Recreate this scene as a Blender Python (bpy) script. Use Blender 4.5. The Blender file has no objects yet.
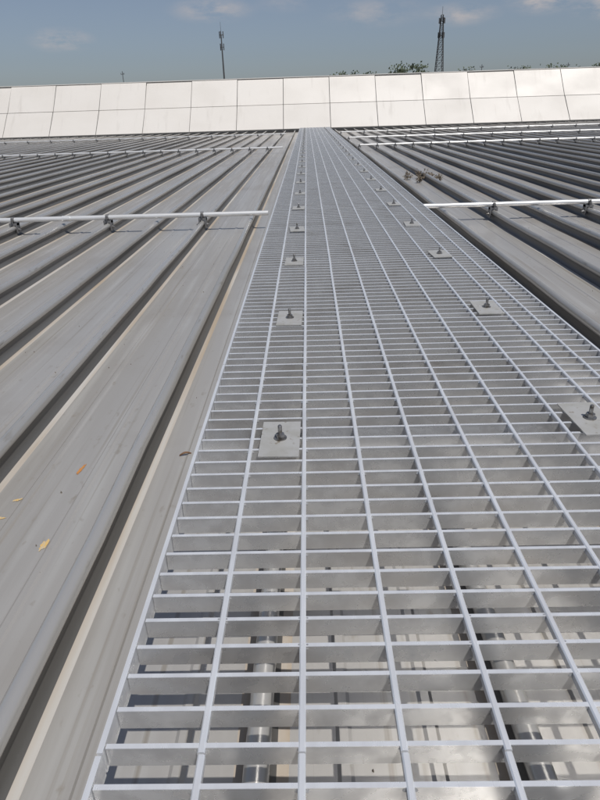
import bpy, math, random
import numpy as np
from mathutils import Matrix, Vector
random.seed(7); rng=np.random.default_rng(7)
scene=bpy.context.scene
G=9.0            # height of the grating top above the ground
SEAM_H=0.073
PAN=G-0.135-SEAM_H       # roof pan level
PITCH=0.340; SX0=-0.060
def SX(k): return SX0+k*PITCH+(.05 if k>=3 else 0)
Y_END=23.5; W_END=20.9

# ------------------------------------------------------------ helpers
def new_obj(name,verts,faces,mats,parent=None,midx=None,smooth=None):
    me=bpy.data.meshes.new(name)
    me.from_pydata([tuple(map(float,v)) for v in verts],[],[tuple(map(int,f)) for f in faces]); me.update()
    for m in (mats if isinstance(mats,(list,tuple)) else [mats]): me.materials.append(m)
    if midx is not None: me.polygons.foreach_set('material_index',midx)
    if smooth is True: me.polygons.foreach_set('use_smooth',[True]*len(me.polygons))
    elif smooth is not None: me.polygons.foreach_set('use_smooth',smooth)
    ob=bpy.data.objects.new(name,me); scene.collection.objects.link(ob)
    if parent: ob.parent=parent
    return ob
def empty(name):
    e=bpy.data.objects.new(name,None); scene.collection.objects.link(e); e.empty_display_size=.1; return e
class MB:
    def __init__(s): s.v=[];s.f=[];s.m=[];s.s=[]
    def add(s,vs,fs,m=0,sm=False):
        o=len(s.v); s.v+=list(vs); s.f+=[tuple(i+o for i in f) for f in fs]; s.m+=[m]*len(fs); s.s+=[sm]*len(fs)
    def box(s,x0,x1,y0,y1,z0,z1,m=0,rot=0.0):
        vs=[(x0,y0,z0),(x1,y0,z0),(x1,y1,z0),(x0,y1,z0),(x0,y0,z1),(x1,y0,z1),(x1,y1,z1),(x0,y1,z1)]
        if rot:
            cx,cy=(x0+x1)/2,(y0+y1)/2;c,q=math.cos(rot),math.sin(rot)
            vs=[(cx+(x-cx)*c-(y-cy)*q,cy+(x-cx)*q+(y-cy)*c,z) for x,y,z in vs]
        s.add(vs,[(0,3,2,1),(4,5,6,7),(0,1,5,4),(1,2,6,5),(2,3,7,6),(3,0,4,7)],m)
    def cyl(s,p,q,r,n=16,m=0,r2=None,caps=True):
        p=Vector(p);q=Vector(q);d=(q-p).normalized()
        a=d.orthogonal().normalized();b=d.cross(a); r2=r if r2 is None else r2
        vs=[];
        for P,R in((p,r),(q,r2)):
            for i in range(n):
                t=2*math.pi*i/n; w=P+R*(math.cos(t)*a+math.sin(t)*b); vs.append(tuple(w))
        s.add(vs,[(i,(i+1)%n,n+(i+1)%n,n+i) for i in range(n)],m,n>6)
        if caps: s.add(vs,[tuple(range(n-1,-1,-1)),tuple(range(n,2*n))],m)
    def obj(s,name,mats,parent=None): return new_obj(name,s.v,s.f,mats,parent,s.m,s.s)

def mat(name,base,metal=0,rough=.5,noise=None,bump=None,dark=None):
    """noise: list of (scale xyz, colour2, lo, hi, detail)"""
    m=bpy.data.materials.new(name); m.use_nodes=True; nt=m.node_tree; N=nt.nodes; L=nt.links
    b=N['Principled BSDF']; b.inputs['Metallic'].default_value=metal; b.inputs['Roughness'].default_value=rough
    geo=N.new('ShaderNodeNewGeometry')
    col=None
    rgb=N.new('ShaderNodeRGB'); rgb.outputs[0].default_value=(*base,1); col=rgb.outputs[0]
    rsock=None
    for sc,c2,lo,hi,det in (noise or []):
        mp=N.new('ShaderNodeMapping'); mp.inputs['Scale'].default_value=sc; L.new(geo.outputs['Position'],mp.inputs['Vector'])
        nz=N.new('ShaderNodeTexNoise'); nz.inputs['Scale'].default_value=1; nz.inputs['Detail'].default_value=det; L.new(mp.outputs[0],nz.inputs['Vector'])
        mr=N.new('ShaderNodeMapRange'); mr.inputs['From Min'].default_value=lo; mr.inputs['From Max'].default_value=hi; L.new(nz.outputs['Fac'],mr.inputs['Value'])
        mx=N.new('ShaderNodeMix'); mx.data_type='RGBA'; L.new(mr.outputs[0],mx.inputs['Factor']); L.new(col,mx.inputs['A']); mx.inputs['B'].default_value=(*c2,1)
        col=mx.outputs['Result']; rsock=rsock or mr.outputs[0]
    L.new(col,b.inputs['Base Color'])
    if rsock:
        mr=N.new('ShaderNodeMapRange'); mr.inputs['To Min'].default_value=max(rough-.07,.05); mr.inputs['To Max'].default_value=rough+.1
        L.new(rsock,mr.inputs['Value']); L.new(mr.outputs[0],b.inputs['Roughness'])
    if bump:
        prev=None
        for sc,st,dist in (bump if isinstance(bump,list) else [bump]):
            mp=N.new('ShaderNodeMapping'); mp.inputs['Scale'].default_value=sc; L.new(geo.outputs['Position'],mp.inputs['Vector'])
            nz=N.new('ShaderNodeTexNoise'); nz.inputs['Scale'].default_value=1; L.new(mp.outputs[0],nz.inputs['Vector'])
            bp=N.new('ShaderNodeBump'); bp.inputs['Strength'].default_value=st; bp.inputs['Distance'].default_value=dist
            L.new(nz.outputs['Fac'],bp.inputs['Height'])
            if prev: L.new(prev,bp.inputs['Normal'])
            prev=bp.outputs[0]
        L.new(prev,b.inputs['Normal'])
    return m

M_pan =mat('roof_pan_aluminium',(.42,.405,.385),.42,.38,
   [((5,.25,5),(.355,.34,.32),.40,.68,5),((28,1.2,20),(.46,.45,.43),.5,.75,4),((2,2,2),(.33,.305,.275),.54,.80,8),((45,22,45),(.30,.27,.23),.64,.80,6),((70,.5,20),(.32,.295,.26),.60,.72,3)],
   [((5,1.1,5),.4,.008),((60,9,60),.12,.001)])
M_web =mat('seam_web_painted_shade',(.12,.117,.112),.3,.45,[((9,.5,9),(.075,.072,.068),.4,.7,5)])  # shade below the seam bulbs painted in: webs coloured darker than the sheet
M_bulb=mat('seam_bulb',(.48,.47,.455),.55,.31,[((9,.5,9),(.38,.37,.35),.4,.7,5),((60,12,60),(.31,.29,.26),.6,.75,5)],((20,3,20),.2,.002))
M_dirt=mat('seam_foot_dirt',(.33,.275,.215),.1,.7,[((20,.9,20),(.40,.385,.365),.38,.6,6)])
M_galv=mat('galvanised_steel',(.66,.665,.67),.7,.28,[((30,30,30),(.54,.54,.545),.4,.65,6),((7,7,14),(.50,.49,.48),.52,.72,6)],((60,60,60),.15,.001))
M_rod =mat('galvanised_rod',(.80,.815,.84),.5,.30,[((40,8,40),(.66,.67,.695),.4,.65,4)])
M_bolt=mat('bolt_zinc',(.24,.24,.245),.7,.35,[((90,90,90),(.10,.09,.08),.45,.65,4)])
M_plate=mat('clip_plate_steel',(.46,.455,.44),.4,.5,[((25,25,25),(.36,.355,.335),.4,.65,6),((90,90,90),(.27,.24,.20),.62,.72,5)])
M_rail=mat('rail_aluminium',(.64,.645,.65),.4,.35,[((6,20,20),(.5,.5,.5),.45,.7,4)])
M_dark=mat('clamp_dark_metal',(.16,.16,.165),.5,.5)
M_white=mat('parapet_panel',(.56,.535,.505),.05,.5,[((.5,.5,.8),(.51,.485,.455),.4,.65,5),((6,1,.6),(.46,.435,.405),.58,.8,5)])
M_joint=mat('joint_dark',(.24,.23,.22),0,.8)
M_cap=mat('parapet_cap',(.66,.64,.61),.2,.4)

# ------------------------------------------------------------ roof
def seam_profile():
    P=[]
    rb=.0160; zc=SEAM_H-rb; w=.0055
    h=PITCH/2
    P+=[(-h,0,0,0)]
    P+=[(-h+.049,0,0,0),(-h+.054,.003,0,0),(-h+.066,.003,0,0),(-h+.071,0,0,0)]
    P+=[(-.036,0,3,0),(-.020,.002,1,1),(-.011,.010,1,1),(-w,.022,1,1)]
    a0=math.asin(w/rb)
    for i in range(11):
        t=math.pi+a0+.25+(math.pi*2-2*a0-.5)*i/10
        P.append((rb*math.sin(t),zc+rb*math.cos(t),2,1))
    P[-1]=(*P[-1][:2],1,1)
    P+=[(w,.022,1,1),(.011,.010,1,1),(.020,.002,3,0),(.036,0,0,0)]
    P+=[(h-.071,0,0,0),(h-.066,.003,0,0),(h-.054,.003,0,0),(h-.049,0,0,0)]
    return P
prof=seam_profile(); K0,K1=-42,42
ys=np.concatenate([np.arange(-2.6,6,.35),np.arange(6,Y_END,.9),[Y_END]])
xs=[];zs=[];ms=[];sm=[];ks=[]
for k in range(K0,K1+1):
    for p in prof:
        xs.append(SX(k)+p[0]); zs.append(p[1]); ms.append(p[2]); sm.append(p[3]); ks.append(k)
xs.append(SX(K1)+PITCH/2); zs.append(0); ks.append(K1)
xs=np.array(xs); zs=np.array(zs); ks=np.array(ks); n=len(xs)
verts=np.zeros((len(ys),n,3))
wob=rng.normal(0,.0013,(len(ys),K1-K0+2)); wz=rng.normal(0,.0008,(len(ys),K1-K0+2))
for j,y in enumerate(ys):
    up=(zs>.004)
    verts[j,:,0]=xs+wob[j,ks-K0]*up; verts[j,:,1]=y; verts[j,:,2]=PAN+zs+wz[j,ks-K0]*up
V=verts.reshape(-1,3)
F=[];MI=[];SM=[]
for j in range(len(ys)-1):
    for i in range(n-1):
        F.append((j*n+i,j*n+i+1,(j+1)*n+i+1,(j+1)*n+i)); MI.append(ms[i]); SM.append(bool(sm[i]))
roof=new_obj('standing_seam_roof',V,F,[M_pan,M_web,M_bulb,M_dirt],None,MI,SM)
XL=xs[0];XR=xs[-1]

# building below
M_wall=mat('wall_cladding',(.45,.45,.44),.2,.5)
wh=empty('warehouse_building')
b=MB(); b.box(XL+.05,XR-.05,-2.5,25.7,0.0,PAN-.12); b.obj('walls',M_wall,wh)
b=MB()
x=XL
while x<XR: 
    b.box(x,x+.08,-2.56,-2.5,0,PAN-.17); x+=.3
b.box(XL,XR,-2.64,-2.6,PAN-.16,PAN-.01)
b.box(XL-.03,XL,-2.64,25.7,PAN-.16,PAN+.03); b.box(XR,XR+.03,-2.64,25.7,PAN-.16,PAN+.03)
b.obj('wall_ribs_and_eaves_trim',M_wall,wh)

# ------------------------------------------------------------ walkway grating
wk=empty('grating_walkway')
GX0,GX1=-.2,.735
BS=.041; BD=.028
b=MB()
y=-.6;i=0
while y<W_END-.01:
    dz=random.uniform(-.0006,.0006); dy=random.uniform(-.0009,.0009)
    b.box(GX0+.004,GX1-.004,y+dy,y+dy+.0045,G-BD+dz,G-.0015+dz,0)
    b.box(GX0+.004,GX1-.004,y+dy-.0003,y+dy+.0048,G-.0014+dz,G-.0004+dz,1)
    y+=BS
b.obj('bearing_bars',[M_galv,M_rod],wk)
b=MB()
rx=[-.1,0,.1,.2,.3,.4,.5,.6]
for X in rx+[.668]:
    yy=-.62
    w=.0037
    while yy<W_END:
        y2=min(yy+.996,W_END)
        o=random.uniform(-.0009,.0009)
        pr=[(-w,-.009),(w,-.009),(w,-.0005),(w-.0015,.001),(-w+.0015,.001),(-w,-.0005)]
        vs=[(X+o+px,yq,G+pz) for yq in (yy,y2) for px,pz in pr]
        b.add(vs,[(q,(q+1)%6,6+(q+1)%6,6+q) for q in range(6)]+[(5,4,3,2,1,0),(6,7,8,9,10,11)],0)
        yy+=.998
b.obj('cross_rods',M_rod,wk)
b=MB()
y=-.6
while y<2.6:
    for X in rx:
        for sx in (-1,1):
            if random.random()<.75:
                cx=X+sx*.0048; b.cyl((cx,y+.0022,G-.0055),(cx,y+.0022,G-.0006),.0034,6,0,.0015)
    y+=BS
b.obj('weld_beads',M_galv,wk)
b=MB()
for X in (GX0,GX1):
    yy=-.62
    while yy<W_END:
        y2=min(yy+.995,W_END); b.box(X-.003,X+.003,yy,y2,G-BD-.001,G+.0012); yy+=.998
b.obj('edge_bands',M_rod,wk)
# supports + clips
clipy=[1.0+.73*k for k in range(-2,27)]
b=MB();c=MB();d=MB()
for yy in clipy:
    b.box(GX0+.0,GX1-.0,yy-.02,yy+.02,G-.036,G-.0325); b.box(GX0,GX1,yy-.02,yy-.016,G-.075,G-.0361)
    for k in range(0,3):
        X=SX(k)
        if X>GX1: continue
        b.box(X-.024,X-.0168,yy-.015,yy+.03,PAN+.028,G-.076); b.box(X+.0168,X+.024,yy-.015,yy+.03,PAN+.028,G-.076)
        b.box(X-.024,X+.024,yy-.0155,yy+.0305,PAN+SEAM_H+.002,PAN+SEAM_H+.008)
    for X,oy in ((-.045,-.01),(.556,.056)):
        r=random.uniform(-.06,.06); ww=.037; ll=.066
        xo=X+random.uniform(-.004,.004); yo=yy+oy+random.uniform(-.01,.01)
        c.box(xo-ww,xo+ww,yo-ll,yo+ll,G+.0018,G+.0042,0,r)
        d.cyl((xo,yo,G+.0043),(xo,yo,G+.0060),.0125,20)
        d.cyl((xo,yo,G+.0061),(xo,yo,G+.0135),.0088,6)
        d.cyl((xo,yo,G+.0136),(xo,yo,G+.030),.0040,12)
        d.cyl((xo,yo,G+.0301),(xo,yo,G+.032),.0040,12,0,.0028)
b.obj('support_angles',M_galv,wk); c.obj('clip_plates',M_plate,wk); d.obj('clip_bolts',M_bolt,wk)

# ------------------------------------------------------------ seam-clamped rails
def rail(x0,x1,y,seams,far=False,join=None,skew=0):
    e=empty('seam_clamped_rail'); zt=PAN+SEAM_H+.038; r=.0165
    f=lambda X: y+skew*(X-x0)
    b=MB(); b.cyl((x0,f(x0),zt),(x1,f(x1),zt),r,20,0)
    if join is not None: b.cyl((join-.004,f(join-.004),zt),(join+.055,f(join+.055),zt),r+.003,20,0)
    b.cyl((x0-.003,y,zt),(x0,y,zt),r+.001,20,0); b.cyl((x1,f(x1),zt),(x1+.003,f(x1),zt),r+.001,20,0)
    b.obj('pipe',M_rail,e)
    c=MB()
    for k in seams:
        X=SX(k)
        if not (x0-.03<X<x1+.03): continue
        Y=f(X)
        c.box(X-.028,X-.0165,Y-.022,Y+.022,PAN+.022,PAN+SEAM_H+.018,0)
        c.box(X+.0165,X+.028,Y-.022,Y+.022,PAN+.022,PAN+SEAM_H+.018,0)
        c.box(X-.028,X+.028,Y-.0225,Y+.0225,PAN+SEAM_H+.003,PAN+SEAM_H+.0185,0)
        c.cyl((X-.045,Y-.008,PAN+.045),(X+.045,Y-.008,PAN+.045),.006,10,1)
        c.cyl((X+.029,Y-.008,PAN+.045),(X+.036,Y-.008,PAN+.045),.012,6,1)
        c.cyl((X-.036,Y-.008,PAN+.045),(X-.029,Y-.008,PAN+.045),.012,6,1)
        c.cyl((X-.011,Y,zt),(X+.011,Y,zt),r+.0045,18,0)
        c.cyl((X,Y-.026,PAN+SEAM_H+.019),(X,Y-.026,PAN+SEAM_H+.052),.005,10,1)
        c.cyl((X,Y-.026,PAN+SEAM_H+.030),(X,Y-.026,PAN+SEAM_H+.037),.010,6,1)
    c.obj('seam_clamps',[M_dark,M_bolt],e)
rail(-2.19,-.272,4.42,[-6,-4,-2],join=-1.74)
rail(.82,5.1,4.52,[4,6,8,10,12,14],join=3.9)
rail(-13.5,-.45,12.4,range(-40,0,1)); rail(1.0,13.5,12.4,range(3,40,1))
rail(-13.5,-.6,19.2,range(-40,0,2)); rail(1.0,13.5,19.2,range(3,40,2))
rail(1.0,13.5,15.6,range(3,40,2))

# ------------------------------------------------------------ parapet with cladding panels
pp=empty('parapet_wall')
pts=[(23.65,G-.10),(24.5,G+.70),(25.3,G+1.59)]
PW=1.70; g=.010
b=MB();jb=MB()
X=.88-PW*9
edges=[X+PW*i for i in range(20)]
edges=[XL]+[e for e in edges if XL+.2<=e<=XR-.2]+[XR]
def slab(b,x0,x1,a,c,th,g0,g1):
    ay,az=a; cy,cz=c; L=math.hypot(cy-ay,cz-az); uy,uz=(cy-ay)/L,(cz-az)/L; ny,nz=-uz,uy
    A=(ay+uy*g0,az+uz*g0); C=(cy-uy*g1,cz-uz*g1)
    P=[A,C,(C[0]-ny*th,C[1]-nz*th),(A[0]-ny*th,A[1]-nz*th)]
    vs=[(xx,p[0],p[1]) for xx in (x0,x1) for p in P]
    b.add(vs,[(0,4,5,1),(1,5,6,2),(2,6,7,3),(3,7,4,0),(0,1,2,3),(7,6,5,4)])
for i in range(len(edges)-1):
    for r in range(2):
        o=random.uniform(-.004,.004); o2=random.uniform(-.03,.03)
        a=(pts[r][0]+o,pts[r][1]); c2=(pts[r+1][0]+o+o2,pts[r+1][1])
        slab(b,edges[i]+g,edges[i+1]-g,a,c2,.03,g,g)
b.obj('cladding_panels',M_white,pp)
for r in range(2):
    a=(pts[r][0]+.06,pts[r][1]-.06); c2=(pts[r+1][0]+.06,pts[r+1][1]-.06)
    slab(jb,XL,XR,a,c2,.02,0,0)
jb.obj('joint_backing',M_joint,pp)
b=MB(); b.box(XL,XR,pts[2][0]-.03,pts[2][0]+.5,pts[2][1]+.003,pts[2][1]+.03)
b.box(XL,XR,pts[2][0]+.46,pts[2][0]+.5,PAN-.1,pts[2][1]+.0)
b.obj('cap_flashing',M_cap,pp)
gt=empty('roof_gutter'); b=MB()
b.box(XL,XR,Y_END+.0,Y_END+.16,PAN-.11,PAN-.09); b.box(XL,XR,Y_END+.163,Y_END+.185,PAN-.10,PAN+.045)
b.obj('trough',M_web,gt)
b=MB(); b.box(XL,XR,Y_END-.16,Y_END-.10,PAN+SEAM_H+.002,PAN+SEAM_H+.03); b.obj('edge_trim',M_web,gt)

# ------------------------------------------------------------ debris, stains
M_rust=mat('orange_mark',(.40,.17,.045),0,.8,[((120,60,60),(.28,.22,.16),.5,.65,5)])
M_yel=mat('yellow_mark',(.50,.34,.13),0,.8,[((160,90,60),(.38,.35,.29),.46,.6,5)])
M_brown=mat('dry_leaf',(.13,.07,.035),0,.8)
def blot(name,x,y,a,bb,rot,m,z=.0012,seed=1):
    r=random.Random(seed); vs=[];n_=20
    for i in range(n_):
        t=2*math.pi*i/n_; q=r.uniform(.55,1.15); px,py=a*q*math.cos(t),bb*q*math.sin(t)
        vs.append((x+px*math.cos(rot)-py*math.sin(rot),y+px*math.sin(rot)+py*math.cos(rot),PAN+z))
    new_obj(name,vs,[tuple(range(n_))],m)
blot('orange_paint_mark',-.548,1.235,.0045,.028,-.15,M_rust,.0012,3)
blot('yellow_paint_mark',-.528,.950,.007,.020,-.1,M_yel,.0012,5)
blot('yellow_paint_mark',-.668,1.04,.022,.007,.3,M_yel,.0012,9)
blot('yellow_paint_mark',-.650,1.11,.012,.005,.5,M_yel,.0012,12)
vs=[];fs=[]
for i in range(7):
    t=i/6; w=.0035*math.sin(math.pi*min(max(t,.05),.97)); vs+=[(t*.03,-w,.004+.005*math.sin(3*t)),(t*.03,0,.001+.005*math.sin(3*t)),(t*.03,w,.005+.005*math.sin(3*t))]
for i in range(6):
    fs+=[(3*i,3*i+3,3*i+4,3*i+1),(3*i+1,3*i+4,3*i+5,3*i+2)]
lf=new_obj('fallen_leaf',vs,fs,M_brown); lf.location=(-.318,1.285,PAN); lf.rotation_euler=(0,0,.3)
M_grit=mat('roof_grit',(.10,.085,.07),0,.9)
b=MB(); r=random.Random(21)
for i in range(260):
    x=r.uniform(-2.2,2.6); y=.35+r.random()**1.5*5
    if min(abs(x-SX(k)) for k in range(-8,9))<.04: continue
    s=r.uniform(.0008,.0024); 
    vs=[(x+s*r.uniform(.6,1.4)*math.cos(q*1.257),y+s*r.uniform(.6,1.4)*math.sin(q*1.257),PAN+.0003) for q in range(5)]+[(x,y,PAN+.0036+s)]
    b.add(vs,[(q,(q+1)%5,5) for q in range(5)])
b.obj('roof_grit',M_grit)

M_weed=mat('dry_weed',(.085,.065,.045),0,.9,[((30,30,30),(.15,.125,.095),.4,.6,3)])
b=MB()
r=random.Random(4)
for (cx,cy,s) in [(1.15,7.3,.040),(1.32,7.4,.055),(1.38,7.2,.045),(1.24,6.95,.03),(1.45,7.0,.045)]:
    for i in range(34):
        a=r.uniform(0,6.28); el=r.uniform(.1,1.2); L=s*r.uniform(.5,1.5)
        p=Vector((cx+r.gauss(0,s*.5),cy+r.gauss(0,s*.5),PAN+r.uniform(.0,.06)))
        q=p+Vector((math.cos(a)*math.cos(el),math.sin(a)*math.cos(el),math.sin(el)))*L
        b.cyl(p,q,.0022,4,0,.001)
        for j in range(3):
            c3=p.lerp(q,r.uniform(.3,1)); u=Vector((r.uniform(-1,1),r.uniform(-1,1),r.uniform(-1,1))).normalized()*.010; w3=u.orthogonal().normalized()*.006
            b.add([tuple(c3),tuple(c3+u+w3),tuple(c3+2*u),tuple(c3+u-w3)],[(0,1,2,3)])
b.obj('dry_weeds',M_weed)

# ------------------------------------------------------------ distance
M_ground=mat('ground_soil_grass',(.10,.11,.06),0,.9,[((.02,.02,.02),(.16,.14,.10),.4,.6,6),((.3,.3,.3),(.07,.09,.04),.5,.7,6)])
new_obj('ground',[(-3000,-3000,0),(3000,-3000,0),(3000,3000,0),(-3000,3000,0)],[(0,1,2,3)],M_ground)
M_leaf=mat('foliage',(.04,.055,.03),0,.8,[((.6,.6,.6),(.065,.08,.045),.4,.6,3)])
M_bark=mat('bark',(.09,.07,.05),0,.9)
b=MB(); r=random.Random(11)
def tree(x,y,H,R):
    b.cyl((x,y,0),(x+r.uniform(-.3,.3),y,H*.7),.28,7,1,.1)
    for q in range(5):
        a=r.uniform(0,6.28); b.cyl((x,y,H*r.uniform(.4,.6)),(x+math.cos(a)*R*.7,y+math.sin(a)*R*.7,H*r.uniform(.65,.9)),.1,5,1,.03)
    cl=[(x+r.uniform(-.6,.6)*R,y+r.uniform(-.6,.6)*R,H*r.uniform(.55,.95)) for _ in range(11)]
    for (cx,cy,cz) in cl:
        s=R*r.uniform(.25,.5)
        for i in range(45):
            d=Vector((r.gauss(0,1),r.gauss(0,1),r.gauss(0,.7)))*s*.55
            if cz+d.z>H: continue
            c3=Vector((cx,cy,cz))+d; u=Vector((r.uniform(-1,1),r.uniform(-1,1),r.uniform(-1,1))).normalized()*.24; w3=u.orthogonal().normalized()*.22
            b.add([tuple(c3-u),tuple(c3+w3),tuple(c3+u),tuple(c3-w3)],[(0,1,2,3)])
for x in np.arange(-90,130,3.0):
    H=r.uniform(12,14.8)
    if 18<x<28: H=r.uniform(17.6,18.3)
    elif 33<x<46: H=r.uniform(16.9,17.8)
    elif 5<x: H=r.uniform(16.2,17.0)
    tree(x+r.uniform(-1.5,1.5),150+r.uniform(-6,6),H,r.uniform(2.2,3.4))
b.obj('distant_treeline',[M_leaf,M_bark])

M_tower=mat('tower_steel',(.09,.09,.095),.4,.6)
t=empty('cell_mast'); x0,y0,H=-23.9,200,32.2
b=MB(); b.cyl((x0,y0,0),(x0,y0,16),.34,14,0,.26); b.cyl((x0,y0,16),(x0,y0,H-3),.26,14,0,.16); b.cyl((x0,y0,H-3),(x0,y0,H),.06,8,0,.03); b.obj('pole',M_tower,t)
b=MB()
for zz,R in ((H-3.2,.55),(H-6.2,.5)):
    n_=12
    for i in range(n_):
        a0=2*math.pi*i/n_;a1=2*math.pi*(i+1)/n_
        b.cyl((x0+R*math.cos(a0),y0+R*math.sin(a0),zz),(x0+R*math.cos(a1),y0+R*math.sin(a1),zz),.05,5)
    for i in range(3):
        a=2*math.pi*i/3+.4; cx,cy=x0+(R+.05)*math.cos(a),y0+(R+.05)*math.sin(a)
        b.cyl((x0,y0,zz),(cx,cy,zz),.06,5); b.box(cx-.12,cx+.12,cy-.06,cy+.06,zz-.8,zz+.9,0,a)
b.obj('antennas_and_rings',M_tower,t)
t=empty('lattice_tower'); x0,y0,H=38.9,200,32.0
b=MB()
def hw(z): return 1.75*(1-z/H)+.28
lv=[0]
while lv[-1]<H-1.2: lv.append(lv[-1]+max(1.0,hw(lv[-1])*1.6))
lv[-1]=H
for i in range(len(lv)-1):
    z0,z1=lv[i],lv[i+1]; w0,w1=hw(z0),hw(z1)
    c0=[(x0+sx*w0,y0+sy*w0,z0) for sx,sy in((-1,-1),(1,-1),(1,1),(-1,1))]; c1=[(x0+sx*w1,y0+sy*w1,z1) for sx,sy in((-1,-1),(1,-1),(1,1),(-1,1))]
    for j in range(4):
        b.cyl(c0[j],c1[j],.10,5,caps=False); b.cyl(c0[j],c1[(j+1)%4],.05,4,caps=False); b.cyl(c0[(j+1)%4],c1[j],.05,4,caps=False); b.cyl(c1[j],c1[(j+1)%4],.05,4,caps=False)
b.cyl((x0,y0,H),(x0,y0,H+2.0),.05,6)
b.obj('lattice_frame',M_tower,t)
b=MB()
for zz,R in ((H-1.5,.8),(H-5.0,.85)):
    b.box(x0-.6,x0+.6,y0-.6,y0+.6,zz-.05,zz+.05)
    for i in range(6):
        a=2*math.pi*i/6; cx,cy=x0+R*math.cos(a),y0+R*math.sin(a); b.cyl((x0,y0,zz),(cx,cy,zz),.05,4); b.box(cx-.11,cx+.11,cy-.07,cy+.07,zz-.6,zz+.8,0,a)
b.obj('antennas_and_platforms',M_tower,t)
for (x,y,H) in [(-51,190,20.2),(50,195,19.2),(80,210,19.6)]:
    t=empty('utility_pole'); b=MB(); b.cyl((x,y,0),(x,y,H),.15,10,0,.08); b.box(x-.5,x+.5,y-.05,y+.05,H-.8,H-.68)
    for q in (-.45,0.2,.45): b.cyl((x+q,y,H-.67),(x+q,y,H-.4),.06,6)
    b.obj('pole_and_crossarm',M_tower,t)

# ------------------------------------------------------------ light
sd=Vector((.30,-.46,1)).normalized()
el=math.asin(sd.z); az=math.atan2(sd.x,sd.y)
sun=bpy.data.lights.new('sun','SUN'); sun.energy=4.3; sun.angle=math.radians(.5); sun.color=(1,.965,.91)
so=bpy.data.objects.new('sun',sun); scene.collection.objects.link(so); so.rotation_euler=sd.to_track_quat('Z','Y').to_euler()
w=bpy.data.worlds.new('World'); scene.world=w; w.use_nodes=True; nt=w.node_tree; N=nt.nodes;L=nt.links
bg=N['Background']; bg.inputs['Strength'].default_value=.08
sky=N.new('ShaderNodeTexSky'); sky.sky_type='NISHITA'; sky.sun_disc=False; sky.sun_elevation=el; sky.sun_rotation=az; sky.dust_density=1.2; sky.altitude=50
hs=N.new('ShaderNodeHueSaturation'); hs.inputs['Saturation'].default_value=.66; L.new(sky.outputs[0],hs.inputs['Color'])
gm=N.new('ShaderNodeMix'); gm.data_type='RGBA'; gm.blend_type='MULTIPLY'; gm.inputs['Factor'].default_value=1; gm.inputs['B'].default_value=(.70,.755,.87,1)
L.new(hs.outputs[0],gm.inputs['A']); col=gm.outputs['Result']
tc=N.new('ShaderNodeTexCoord')
nz=N.new('ShaderNodeTexNoise'); nz.inputs['Scale'].default_value=1; nz.inputs['Detail'].default_value=7; nz.inputs['Roughness'].default_value=.6
mp=N.new('ShaderNodeMapping'); mp.inputs['Scale'].default_value=(22,22,60); L.new(tc.outputs['Generated'],mp.inputs['Vector']); L.new(mp.outputs[0],nz.inputs['Vector'])
tot=None
for (cx,cz,hwid,hh,de) in [(-.13,.128,.055,.016,.8),(-.35,.098,.04,.014,1.1),(.10,.118,.07,.018,.5),(.335,.128,.045,.018,1.3),(.42,.116,.04,.014,1.3),(.22,.112,.05,.014,.8),(-.02,.135,.05,.014,.3)]:
    c3=Vector((cx,1,cz)).normalized()
    s=N.new('ShaderNodeVectorMath'); s.operation='SUBTRACT'; L.new(tc.outputs['Generated'],s.inputs[0]); s.inputs[1].default_value=c3
    q=N.new('ShaderNodeVectorMath'); q.operation='MULTIPLY'; L.new(s.outputs[0],q.inputs[0]); q.inputs[1].default_value=(1/hwid,1/hwid,1/hh)
    l=N.new('ShaderNodeVectorMath'); l.operation='LENGTH'; L.new(q.outputs[0],l.inputs[0])
    mr=N.new('ShaderNodeMapRange'); mr.interpolation_type='SMOOTHSTEP'; mr.inputs['From Min'].default_value=1.3; mr.inputs['From Max'].default_value=0; mr.inputs['To Min'].default_value=0; mr.inputs['To Max'].default_value=de; L.new(l.outputs['Value'],mr.inputs['Value'])
    if tot is None: tot=mr.outputs[0]
    else:
        ad=N.new('ShaderNodeMath'); ad.operation='ADD'; L.new(tot,ad.inputs[0]); L.new(mr.outputs[0],ad.inputs[1]); tot=ad.outputs[0]
m2=N.new('ShaderNodeMapRange'); m2.inputs['From Min'].default_value=.38; m2.inputs['From Max'].default_value=.66; L.new(nz.outputs['Fac'],m2.inputs['Value'])
mu=N.new('ShaderNodeMath'); mu.operation='MULTIPLY'; mu.use_clamp=True; L.new(tot,mu.inputs[0]); L.new(m2.outputs[0],mu.inputs[1])
cm=N.new('ShaderNodeMix'); cm.data_type='RGBA'; L.new(mu.outputs[0],cm.inputs['Factor']); L.new(col,cm.inputs['A']); cm.inputs['B'].default_value=(6.0,5.6,5.6,1)
L.new(cm.outputs['Result'],bg.inputs['Color'])

# ------------------------------------------------------------ camera
cam=bpy.data.cameras.new('camera'); co=bpy.data.objects.new('camera',cam); scene.collection.objects.link(co)
cam.sensor_fit='VERTICAL'; cam.sensor_height=24; cam.lens=18.03; cam.clip_start=.02; cam.clip_end=8000
th=math.radians(1.85)
M=Matrix.Rotation(math.radians(1.35),4,'Z')@Matrix.Rotation(math.radians(90-25.9),4,'X')@Matrix.Rotation(-th,4,'Z')
co.matrix_world=Matrix.Translation((.0175,0,G+.566))@M
scene.camera=co
scene.view_settings.view_transform='Standard'; scene.view_settings.look='None'; scene.view_settings.exposure=0
